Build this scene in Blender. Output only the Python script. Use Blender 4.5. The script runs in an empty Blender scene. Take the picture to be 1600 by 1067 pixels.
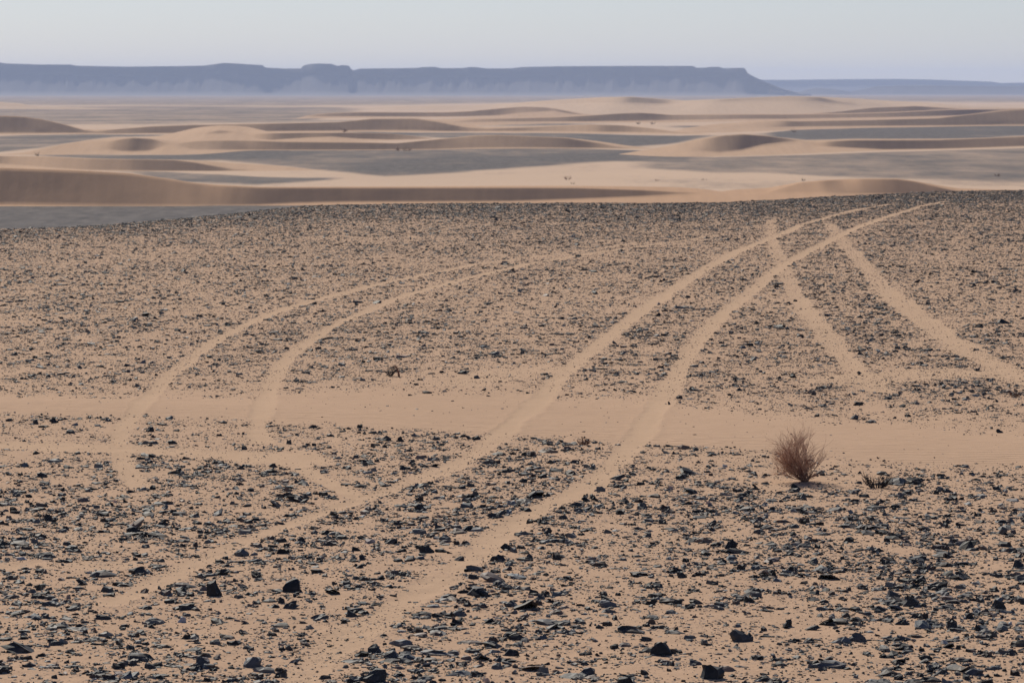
import bpy, bmesh, math, random
import numpy as np
from mathutils import Vector, Matrix

# ------------------------------------------------------------------ camera, sky, sun, exposure
F = 5500.0                       # focal length in photo pixels (photo 1600 x 1067)
CAMH = 4.2                       # camera height over the stony plateau
PLAIN = -8.0                     # level of the dune plain beyond the plateau
PITCH = math.atan((533.5 - 142.0) / F)
SUN_EL, SUN_AZ = math.radians(39.5), math.radians(-22)     # azimuth from +Y (view direction) towards +X

scene = bpy.context.scene
cd = bpy.data.cameras.new("camera")
cam = bpy.data.objects.new("camera", cd)
scene.collection.objects.link(cam)
cam.location = (0, 0, CAMH)
cam.rotation_euler = (math.pi / 2 - PITCH, 0, 0)
cd.sensor_width = 36.0
cd.lens = 36.0 * F / 1600.0
cd.clip_start, cd.clip_end = 0.5, 60000
cd.dof.use_dof = True
cd.dof.focus_distance = 33.0
cd.dof.aperture_fstop = 8.0
scene.camera = cam

w = bpy.data.worlds.new("World"); scene.world = w
w.use_nodes = True
wn = w.node_tree.nodes; wl = w.node_tree.links
bg = wn["Background"]
sky = wn.new("ShaderNodeTexSky"); sky.sky_type = 'NISHITA'; sky.sun_disc = False
sky.sun_elevation = SUN_EL; sky.sun_rotation = SUN_AZ
sky.air_density = 1.0; sky.dust_density = 0.45; sky.ozone_density = 1.0; sky.altitude = 700
tint = wn.new("ShaderNodeMix"); tint.data_type = 'RGBA'; tint.blend_type = 'MULTIPLY'; tint.inputs[0].default_value = 1.0
tint.inputs[7].default_value = (.88, .945, 1.22, 1)
wl.new(sky.outputs[0], tint.inputs[6]); wl.new(tint.outputs[2], bg.inputs[0]); bg.inputs[1].default_value = 0.066

sl = bpy.data.lights.new("sun", 'SUN'); sl.energy = 5.0; sl.angle = math.radians(0.5)
sl.color = (1.0, 0.935, 0.81)
so = bpy.data.objects.new("sun", sl); scene.collection.objects.link(so)
sdir = Vector((math.cos(SUN_EL) * math.sin(SUN_AZ), math.cos(SUN_EL) * math.cos(SUN_AZ), math.sin(SUN_EL)))
so.rotation_euler = (-sdir).to_track_quat('-Z', 'Y').to_euler()

scene.view_settings.view_transform = 'Standard'
scene.view_settings.look = 'None'
scene.view_settings.gamma = 1.0
scene.view_settings.exposure = 0.06
scene.view_settings.use_curve_mapping = False
try:
    scene.cycles.volume_bounces = 1
    scene.cycles.max_bounces = 6
except Exception:
    pass

rng = np.random.default_rng(7)
random.seed(5)

# ------------------------------------------------------------------ helpers
cp, sp = math.cos(PITCH), math.sin(PITCH)
def ray(px, py):
    """photo pixel -> (lateral slope, downward slope) per metre of depth"""
    u = np.asarray(px, float) - 800.0; v = 533.5 - np.asarray(py, float)
    ry = F * cp + v * sp
    return u / ry, -(-F * sp + v * cp) / ry
def ground(px, py, z=0.0):
    a, t = ray(px, py)
    Y = (CAMH - z) / t
    return a * Y, Y
def to_px(x, y, z=0.0):
    zc = z - CAMH
    d = y * cp - zc * sp
    up = y * sp + zc * cp
    return 800 + F * x / d, 533.5 - F * up / d

def _h(ix, iy, seed):
    n = (ix.astype(np.int64) * 374761393 + iy.astype(np.int64) * 668265263 + seed * 974634777) & 0xFFFFFFFF
    n = ((n ^ (n >> 13)) * 1274126177) & 0xFFFFFFFF
    n = n ^ (n >> 16)
    return (n & 0xFFFFFF) / float(0xFFFFFF)
def vnoise(x, y, seed=0):
    x = np.asarray(x, float); y = np.asarray(y, float)
    ix = np.floor(x); iy = np.floor(y); fx = x - ix; fy = y - iy
    fx = fx * fx * (3 - 2 * fx); fy = fy * fy * (3 - 2 * fy)
    a = _h(ix, iy, seed); b = _h(ix + 1, iy, seed); c = _h(ix, iy + 1, seed); d = _h(ix + 1, iy + 1, seed)
    return (a * (1 - fx) + b * fx) * (1 - fy) + (c * (1 - fx) + d * fx) * fy
def fbm(x, y, seed=0, o=4):
    s = 0; a = .5; tot = 0
    for i in range(o):
        s = s + a * vnoise(x, y, seed + i * 17); tot += a; a *= .5; x = np.asarray(x) * 2.03 + 3.1; y = np.asarray(y) * 2.03 + 1.7
    return s / tot
def sstep(a, b, x):
    t = np.clip((x - a) / (b - a), 0, 1); return t * t * (3 - 2 * t)

def raw_mesh(name, co, faces_flat, sizes, smooth=True):
    me = bpy.data.meshes.new(name)
    nv = len(co); nf = len(sizes)
    me.vertices.add(nv); me.vertices.foreach_set("co", np.ascontiguousarray(co, dtype=np.float32).ravel())
    me.loops.add(len(faces_flat)); me.loops.foreach_set("vertex_index", np.ascontiguousarray(faces_flat, dtype=np.int32))
    st = np.zeros(nf, np.int32); st[1:] = np.cumsum(sizes)[:-1]
    me.polygons.add(nf); me.polygons.foreach_set("loop_start", st)
    me.polygons.foreach_set("use_smooth", np.full(nf, smooth, dtype=bool))
    me.update(calc_edges=True); me.validate()
    return me
def grid_mesh(name, X, Y, Z, smooth=True):
    r, c = X.shape
    co = np.stack([X, Y, Z], -1).reshape(-1, 3)
    i = np.arange(r * c).reshape(r, c)
    q = np.stack([i[:-1, :-1], i[:-1, 1:], i[1:, 1:], i[1:, :-1]], -1).reshape(-1, 4)
    return raw_mesh(name, co, q.ravel(), np.full(len(q), 4))
def link(name, me, mat=None, parent=None, **props):
    o = bpy.data.objects.new(name, me); scene.collection.objects.link(o)
    if mat: me.materials.append(mat)
    if parent: o.parent = parent
    for k, v in props.items(): o[k] = v
    return o
def vattr(me, name, val):
    at = me.attributes.new(name, 'FLOAT', 'POINT'); at.data.foreach_set("value", np.ascontiguousarray(val, dtype=np.float32).ravel())

class NT:
    def __init__(s, name):
        s.m = bpy.data.materials.new(name); s.m.use_nodes = True
        s.t = s.m.node_tree; s.b = s.t.nodes["Principled BSDF"]; s.out = s.t.nodes["Material Output"]
    def n(s, typ, **kw):
        nd = s.t.nodes.new(typ)
        for k, v in kw.items(): setattr(nd, k, v)
        return nd
    def l(s, a, b): s.t.links.new(a, b)
    def noise(s, vec, scale, detail=4, rough=.55):
        nd = s.n("ShaderNodeTexNoise"); nd.inputs["Scale"].default_value = scale
        nd.inputs["Detail"].default_value = detail; nd.inputs["Roughness"].default_value = rough
        if vec is not None: s.l(vec, nd.inputs["Vector"])
        return nd.outputs["Fac"]
    def vec(s, sc=(1, 1, 1)):
        tc = s.n("ShaderNodeTexCoord"); mp = s.n("ShaderNodeMapping"); mp.inputs["Scale"].default_value = sc
        s.l(tc.outputs["Object"], mp.inputs["Vector"]); return mp.outputs[0]
    def ramp(s, fac, stops):
        nd = s.n("ShaderNodeValToRGB"); cr = nd.color_ramp
        while len(cr.elements) < len(stops): cr.elements.new(.5)
        for e, (p, c) in zip(cr.elements, stops):
            e.position = p; e.color = (*c, 1) if len(c) == 3 else c
        s.l(fac, nd.inputs[0]); return nd.outputs[0]
    def mix(s, fac, a, b, mode='MIX'):
        nd = s.n("ShaderNodeMix", data_type='RGBA', blend_type=mode)
        for sock, v in ((nd.inputs[0], fac), (nd.inputs[6], a), (nd.inputs[7], b)):
            if isinstance(v, (int, float)): sock.default_value = v
            elif isinstance(v, tuple): sock.default_value = (*v, 1)
            else: s.l(v, sock)
        return nd.outputs[2]
    def math(s, op, a, b=None, clamp=False):
        nd = s.n("ShaderNodeMath", operation=op, use_clamp=clamp)
        for sock, v in zip(nd.inputs, (a, b)):
            if v is None: continue
            if isinstance(v, (int, float)): sock.default_value = v
            else: s.l(v, sock)
        return nd.outputs[0]
    def attr(s, name, out="Fac"):
        nd = s.n("ShaderNodeAttribute", attribute_name=name); return nd.outputs[out]
    def bump(s, h, strength, dist, prev=None):
        nd = s.n("ShaderNodeBump"); nd.inputs["Strength"].default_value = strength; nd.inputs["Distance"].default_value = dist
        s.l(h, nd.inputs["Height"])
        if prev is not None: s.l(prev, nd.inputs["Normal"])
        return nd.outputs[0]

# ------------------------------------------------------------------ layout of the plateau (photo pixels turned into ground points)
EDGE = np.array([(-400, 372), (-200, 367), (0, 360), (100, 357), (200, 350), (300, 341), (400, 331), (480, 323), (540, 320.5), (700, 319), (850, 318.5),
                 (1000, 319), (1100, 318), (1200, 314), (1300, 308), (1400, 303.5), (1500, 300), (1600, 298.5), (1800, 297), (2000, 296)], float)
def edge_py(px): return np.interp(px, EDGE[:, 0], EDGE[:, 1])
TRACKS = [  # points, width in m, strength
    ([(222, 762), (205, 745), (190, 715), (184, 690), (192, 665), (217, 640), (252, 600), (292, 565), (340, 530), (400, 500), (450, 480), (520, 462), (600, 443), (680, 426), (740, 414)], .25, .96),
    ([(740, 414), (860, 398), (1000, 380)], .2, .45),
    ([(408, 690), (402, 665), (410, 640), (425, 600), (440, 570), (465, 545), (510, 515), (560, 492), (620, 465), (690, 445), (760, 428), (830, 412)], .25, .96),
    ([(830, 412), (900, 400), (980, 388), (1060, 377), (1130, 367)], .22, .7),
    ([(640, 757), (700, 735), (745, 710), (790, 675), (838, 635), (872, 590), (910, 560), (960, 520), (1000, 488), (1050, 455), (1100, 421), (1150, 394), (1200, 375), (1250, 353)], .31, 1.0),
    ([(1250, 353), (1300, 337), (1350, 326), (1390, 320)], .28, .75),
    ([(640, 757), (560, 785), (500, 805), (420, 835), (350, 862), (290, 890), (230, 920), (175, 945)], .25, .9),
    ([(712, 895), (748, 865), (790, 832), (840, 798), (885, 783), (925, 760), (965, 722), (1000, 685), (1030, 635), (1060, 580), (1090, 532), (1130, 490), (1180, 450), (1217, 418), (1262, 394), (1320, 364), (1370, 344)], .31, 1.0),
    ([(1370, 344), (1440, 322), (1480, 315)], .28, .8),
    ([(1205, 344), (1206, 380), (1220, 410), (1230, 437), (1248, 468)], .36, .55),
    ([(1248, 468), (1258, 484), (1280, 511), (1313, 552), (1347, 589), (1368, 612)], .42, .88),
    ([(1296, 350), (1316, 380), (1347, 412), (1380, 450)], .42, .5),
    ([(1380, 450), (1420, 484), (1460, 515), (1507, 545), (1550, 569), (1605, 600)], .58, .84),
    ([(-40, 695), (60, 697), (180, 702), (300, 706), (420, 712), (450, 720)], .95, .97),
    ([(430, 714), (470, 732), (525, 765), (560, 780)], .22, .92),
    ([(700, 905), (640, 935), (580, 975), (520, 1015), (470, 1060), (440, 1090)], .36, .85),
    ([(-20, 888), (60, 884), (170, 884)], .55, .7),
    ([(1340, 596), (1400, 588), (1470, 583)], 1.5, .75),
    ([(720, 600), (800, 580), (850, 577)], 1.0, .6),
]
BAND_T = np.array([(-300, 620), (0, 619), (200, 622), (400, 622), (540, 616), (800, 622), (1000, 630), (1060, 638), (1200, 652), (1340, 664), (1450, 670), (1600, 682), (1900, 690)], float)
BAND_B = np.array([(-300, 645), (0, 645), (200, 648), (400, 655), (540, 664), (700, 672), (800, 678), (1000, 690), (1060, 697), (1200, 706), (1340, 718), (1450, 724), (1600, 722), (1900, 720)], float)
TRK = []
for pts, wd, st in TRACKS:
    p = np.array(pts, float)
    # smooth resample
    tt = np.arange(len(p)); ts = np.linspace(0, len(p) - 1, (len(p) - 1) * 6 + 1)
    q = np.stack([np.interp(ts, tt, p[:, 0]), np.interp(ts, tt, p[:, 1])], 1)
    for _ in range(6):
        q[1:-1] = q[1:-1] * .5 + (q[:-2] + q[2:]) * .25
    gx, gy = ground(q[:, 0], q[:, 1])
    TRK.append((np.stack([gx, gy], 1), wd, st))

def track_fields(x, y):
    """clear (0..1 swept of stones), dep (track height in m)"""
    clear = np.zeros_like(x); dep = np.zeros_like(x)
    for seg, wd, st in TRK:
        x0, x1 = seg[:, 0].min() - 1, seg[:, 0].max() + 1; y0, y1 = seg[:, 1].min() - 1, seg[:, 1].max() + 1
        m = (x > x0) & (x < x1) & (y > y0) & (y < y1)
        if not m.any(): continue
        xs = x[m]; ys = y[m]; best = np.full(xs.shape, 1e9)
        for a, b in zip(seg[:-1], seg[1:]):
            d = b - a; L = d @ d + 1e-9
            t = np.clip(((xs - a[0]) * d[0] + (ys - a[1]) * d[1]) / L, 0, 1)
            best = np.minimum(best, (xs - a[0] - t * d[0]) ** 2 + (ys - a[1] - t * d[1]) ** 2)
        r = np.sqrt(best) / (wd * .5 * (0.50 + .45 * vnoise(xs * 1.3, ys * .7, 5) + .5 * vnoise(xs * 9, ys * 5, 6)))
        st_ = st * (.86 + .14 * vnoise(xs * .8, ys * .5, 8))
        c = st_ * (1 - sstep(.7, 1.35, r))
        clear[m] = np.maximum(clear[m], c)
        k = st * (-.005 * (1 - sstep(.3, 1.15, r)) + .005 * np.exp(-((r - 1.3) / .3) ** 2))
        cur = dep[m]; dep[m] = np.where(np.abs(k) > np.abs(cur), k, cur)
    return clear, dep
def sand_band(px, py):
    t = np.interp(px, BAND_T[:, 0], BAND_T[:, 1]); b = np.interp(px, BAND_B[:, 0], BAND_B[:, 1])
    j = (vnoise(px / 37., py / 9., 3) - .5) * 11
    return sstep(-9, 3, py - t + j) * (1 - sstep(-2, 5, py - b + j * .6)), sstep(-45, 0, py - t)
def density(x, y, fields=None):
    """share of the ground taken by stones (1 = fully stony)"""
    px, py = to_px(x, y)
    clear = (fields or track_fields(x, y))[0]
    band, near = sand_band(px, py)
    n = fbm(x * .55, y * .28, 11, 3); n2 = fbm(x * 1.7, y * .9, 23, 3)
    d = np.interp(py, [296, 345, 380, 430, 520, 580, 622, 660, 700, 740, 790, 900, 1100],
                      [1.5, 1.3, 1.1, 1.05, .98, .85, .6, .62, .66, .85, 1.15, 1.12, 1.1])
    d = d * (1 - .45 * near * (py < np.interp(px, BAND_T[:, 0], BAND_T[:, 1])))
    d = d * np.where((py > 480) & (py < 625), np.interp(px, [0, 350, 600, 900, 1100, 1600], [.98, 1.0, .98, .98, 1.1, 1.15]), 1)
    far = sstep(620, 420, py)
    n3 = fbm(x * 4.2, y * 2.6, 29, 2)
    d = d * ((1 - far) * np.clip(.6 + 1.5 * (n - .28), .35, 1.3) + far * np.clip(.75 + .7 * (n - .35), .5, 1.2)) * (far * .75 + (1 - far * .75) * np.clip(.55 + 1.4 * (n2 - .2), .3, 1.25)) * (far * .5 + (1 - far * .6) * np.clip(.2 + 2.4 * (n3 - .2), .1, 1.5))
    e = py - edge_py(px)
    d = d * (1 + .7 * (1 - sstep(0, 30, e)))
    return d * (1 - band * .985) * (1 - clear * .91), np.maximum(band, clear)
def base_z(x, y):
    return .05 * (fbm(x * .35, y * .22, 41, 3) - .5) + .022 * (fbm(x * 2.2, y * 1.5, 47, 3) - .5) + .012 * (vnoise(x * 7, y * 6, 51) - .5)
def plateau_z(x, y, fields=None):
    dep = (fields or track_fields(x, y))[1]
    px, py = to_px(x, y)
    bt = np.interp(px, BAND_T[:, 0], BAND_T[:, 1]); bb = np.interp(px, BAND_B[:, 0], BAND_B[:, 1])
    mid = sstep(-10, 18, py - bt) * (1 - sstep(-18, 6, py - bb))
    z = base_z(x, y) * (1 - .55 * mid) + .035 * mid + dep
    # beyond its rim the plateau falls to the plain
    _, Ye = ground(px, edge_py(px))
    k = np.maximum(y - Ye, 0)
    drop = np.where(k < 6, k * k * .0125, .45 + (k - 6) * .15)
    return z - drop

# ------------------------------------------------------------------ materials
SAND = (.47, .315, .205)
def sand_material(name, base=SAND, streak=False, plain=False):
    m = NT(name)
    v = m.vec()
    big = m.noise(m.vec((.05, .02, .05)), 1.0, 4)
    c = m.mix(big, tuple(k * .90 for k in base), tuple(min(1, k * 1.08) for k in base))
    fine = m.noise(v, 9.0 if not streak else 2.2, 5, .65)
    c = m.mix(m.math('MULTIPLY', fine, .35), c, tuple(k * .72 for k in base))
    nrm = None
    if streak:
        st = m.noise(m.vec((.9, .05, .06)), 1.0, 3, .6)
        c = m.mix(m.ramp(st, [(.44, (0, 0, 0)), (.62, (.22,) * 3)]), c, tuple(k * .74 for k in base))
        nrm = m.bump(st, .15, .2)
        nrm = m.bump(m.noise(m.vec((.25, .12, .25)), 1.0, 4), .2, .4, nrm)
    if plain:
        g = m.attr("gravel")
        pat = m.noise(m.vec((.030, .012, .03)), 1.0, 5, .65)
        pat2 = m.noise(m.vec((.7, .22, .7)), 1.0, 6, .75)
        pat3 = m.noise(m.vec((.16, .035, .16)), 1.0, 6, .7)
        g = m.math('ADD', g, m.math('MULTIPLY', m.math('SUBTRACT', pat3, .47), .9))
        f = m.math('ADD', g, m.math('MULTIPLY', m.math('SUBTRACT', pat, .55), 1.7))
        f = m.math('ADD', f, m.math('MULTIPLY', m.math('SUBTRACT', pat2, .5), 1.0), True)
        m.l(f, m.t.nodes.new("NodeReroute").inputs[0])
        gr = m.ramp(pat2, [(.3, (.07, .064, .062)), (.7, (.165, .143, .128))])
        c = m.mix(f, c, gr)
        nrm = m.bump(pat2, .4, .25)
    m.l(c, m.b.inputs["Base Color"]); m.b.inputs["Roughness"].default_value = .95
    m.b.inputs["Specular IOR Level"].default_value = .03
    if nrm is not None: m.l(nrm, m.b.inputs["Normal"])
    return m.m

m = NT("stony_sand")
v = m.vec()
sandy = m.attr("sandy"); dn = m.attr("dens")
big = m.noise(m.vec((.35, .12, .3)), 1.0, 4)
c = m.mix(big, (.42, .278, .182), (.52, .345, .228))
mid = m.noise(v, 6.0, 6, .7)
c = m.mix(m.math('MULTIPLY', mid, .6), c, (.31, .205, .135))
vor = m.n("ShaderNodeTexVoronoi", feature='F1'); vor.inputs["Scale"].default_value = 26; m.l(m.vec((1, .8, 1)), vor.inputs["Vector"])
cell = m.n("ShaderNodeSeparateColor"); m.l(vor.outputs["Color"], cell.inputs[0])
size = m.math('MULTIPLY', cell.outputs[0], .46)
chip = m.math('LESS_THAN', vor.outputs["Distance"], size)
clump = m.ramp(m.noise(m.vec((1, .8, 1)), 2.3, 5, .7), [(.36, (0, 0, 0)), (.50, (1, 1, 1))])
fac = m.math('MULTIPLY', m.math('MULTIPLY', chip, clump), m.math('MULTIPLY', dn, 1.0, True), True)
chipc = m.ramp(cell.outputs[1], [(.0, (.04, .038, .04)), (.6, (.13, .115, .11)), (.95, (.26, .22, .19))])
c = m.mix(m.math('MULTIPLY', m.attr('track'), .22), c, (.50, .35, .22))
c = m.mix(fac, c, chipc)
m.l(c, m.b.inputs["Base Color"]); m.b.inputs["Roughness"].default_value = .95; m.b.inputs["Specular IOR Level"].default_value = .03
rip = m.n("ShaderNodeTexWave", wave_type='BANDS', bands_direction='Y'); rip.inputs["Scale"].default_value = 2.1
rip.inputs["Distortion"].default_value = 5.5; rip.inputs["Detail"].default_value = 3; rip.inputs["Detail Scale"].default_value = .8
m.l(m.vec((.35, 1, 1)), rip.inputs["Vector"])
rh = m.math('MULTIPLY', rip.outputs["Fac"], m.math('MULTIPLY', m.attr("band"), .5))
nb = m.bump(rh, .5, .035)
nb = m.bump(m.noise(v, 18, 6, .7), .55, .02, nb)
nb = m.bump(fac, .7, .01, nb)
m.l(nb, m.b.inputs["Normal"])
M_STONY = m.m

def stone_material(name, attr=True, tone=(.06, .06, .065)):
    m = NT(name)
    v = m.vec()
    n = m.noise(v, 14, 5, .65)
    if attr: base = m.attr("tone", "Color")
    else: base = tone
    dark = m.mix(1.0, base, (.62, .62, .64), 'MULTIPLY')
    c = m.mix(n, dark, base)
    geo = m.n("ShaderNodeNewGeometry"); sep = m.n("ShaderNodeSeparateXYZ"); m.l(geo.outputs["Normal"], sep.inputs[0])
    dust = m.math('MULTIPLY', m.ramp(m.noise(v, 5, 4), [(.5, (0, 0, 0)), (.7, (.35,) * 3)]), m.math('MAXIMUM', sep.outputs[2], 0))
    c = m.mix(dust, c, (.36, .25, .17))
    m.l(c, m.b.inputs["Base Color"])
    m.b.inputs["Roughness"].default_value = .66
    m.b.inputs["Specular IOR Level"].default_value = .26
    m.l(m.bump(n, .4, .012), m.b.inputs["Normal"])
    return m.m
M_STONE = stone_material("dark_shale")

# ------------------------------------------------------------------ near ground: the stony plateau
cols = np.concatenate([np.linspace(-3200, -180, 40), np.arange(-170, 1771, 2.2), np.linspace(1780, 4800, 40)])
rows_py = np.concatenate([np.geomspace(9000, 1160, 30), np.arange(1150, 700, -1.6), np.arange(700, 420, -1.1)])
s = np.linspace(0, 1, 150)[1:]
R = len(rows_py) + len(s)
PX = np.broadcast_to(cols, (R, len(cols))).copy()
PY = np.empty_like(PX)
PY[:len(rows_py)] = rows_py[:, None]
last = rows_py[-1]
PY[len(rows_py):] = last + (edge_py(cols)[None] - last) * s[:, None]
GX, GY = ground(PX, PY)
extra = np.array([.6, 1.3, 2.2, 3.2, 4.4, 6, 9, 14, 22, 34, 50, 64])
a_last = GX[-1] / GY[-1]
EY = GY[-1][None] + extra[:, None]; EX = a_last[None] * EY
GX = np.vstack([GX, EX]); GY = np.vstack([GY, EY])
fl = track_fields(GX, GY)
GZ = plateau_z(GX, GY, fl)
me = grid_mesh("ground", GX, GY, GZ)
dd, clr = density(GX, GY, fl)
vattr(me, "sandy", clr); vattr(me, "track", fl[0]); vattr(me, "band", sand_band(*to_px(GX, GY))[0] * (1 - fl[0])); vattr(me, "dens", np.clip(dd, 0, 1.3))
link("ground", me, M_STONY, kind='structure')

# ------------------------------------------------------------------ dune plain
# gravel flats between the dunes, last entry a painted haze tone: (upper edge, lower edge) in photo pixels on the plain
GRAV = [
    ([(-300, 322), (0, 323), (540, 320), (1100, 316)], [(-300, 420), (0, 420), (540, 380), (1100, 340)], 1.5),
    ([(200, 268), (260, 269), (400, 276), (540, 279)], [(200, 270), (270, 284), (400, 288), (540, 280)], .85),
    ([(300, 243), (340, 237), (500, 233), (700, 231.5), (900, 232), (1000, 236), (1100, 245)],
     [(300, 248), (400, 256), (540, 270), (600, 276), (700, 270), (860, 259), (960, 252), (1100, 256)], .9),
    ([(1000, 250), (1200, 244), (1400, 238), (1600, 232), (1900, 230)], [(1000, 264), (1200, 272), (1400, 280), (1600, 286), (1900, 288)], .72),
    ([(40, 242), (280, 242), (360, 240)], [(40, 243), (150, 250), (280, 251), (360, 252)], .95),
    ([(-300, 212), (0, 213), (130, 210), (260, 210)], [(-300, 226), (0, 238), (80, 229), (180, 214), (260, 212)], .8),
    ([(540, 207), (700, 207.5), (900, 209), (1060, 213), (1110, 211)], [(540, 209), (700, 216), (880, 222), (960, 232), (1040, 226), (1110, 215)], .95),
    ([(1190, 208), (1240, 203), (1364, 199), (1600, 197), (1900, 196)], [(1190, 214), (1260, 219), (1364, 218), (1500, 217), (1600, 213), (1900, 211)], 1.1),
    ([(1036, 197), (1130, 197)], [(1036, 200.5), (1130, 201)], .8),
    ([(760, 194), (920, 193.5)], [(760, 198), (920, 197)], .7),
    ([(-300, 167), (60, 168), (300, 166), (500, 168), (560, 170)], [(-300, 200), (60, 196), (300, 193), (480, 190), (560, 176)], .62),
    ([(400, 189), (680, 189)], [(400, 192), (680, 191)], .6),
    ([(990, 305.5), (1120, 304)], [(990, 309), (1120, 307)], .7),
    ([(1460, 270), (1600, 268), (1900, 268)], [(1440, 290), (1600, 292), (1900, 292)], .35),
    ([(-300, 140), (1900, 140)], [(-300, 165), (560, 165), (800, 160), (1900, 160)], .6),  # far plain: tone of the purple haze band painted into the ground colour
]
def gravel_at(px, py):
    g = np.zeros_like(px)
    for up, lo, st in GRAV:
        up = np.array(up, float); lo = np.array(lo, float)
        u = np.interp(px, up[:, 0], up[:, 1]); l = np.interp(px, lo[:, 0], lo[:, 1])
        inx = sstep(up[0, 0] - 40, up[0, 0] + 40, px) * (1 - sstep(up[-1, 0] - 40, up[-1, 0] + 40, px))
        soft = 1.2
        j = (vnoise(px / 110., py / 5., 9) - .5) * 2.0
        g = np.maximum(g, 1.12 * st * inx * sstep(-soft, soft * .5, py - u + j) * (1 - sstep(-soft * 2, soft * 2, py - l + j)))
    return g
pc = np.concatenate([np.linspace(-2600, -80, 30), np.arange(-70, 1680, 5.), np.linspace(1690, 4200, 30)])
pr = np.concatenate([np.linspace(560, 420, 12), np.arange(416, 240, -1.2), np.arange(240, 152, -.6), np.linspace(151.5, 146.6, 14)])
PX, PY = np.meshgrid(pc, pr)
X, Y = ground(PX, PY, PLAIN)
Z = np.full_like(X, PLAIN)
me = grid_mesh("desert_plain", X, Y, Z)
vattr(me, "gravel", gravel_at(PX, PY))
M_PLAIN = sand_material("dune_plain_sand", (.51, .365, .26), plain=True)
link("desert_plain", me, M_PLAIN, kind='structure')

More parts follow.
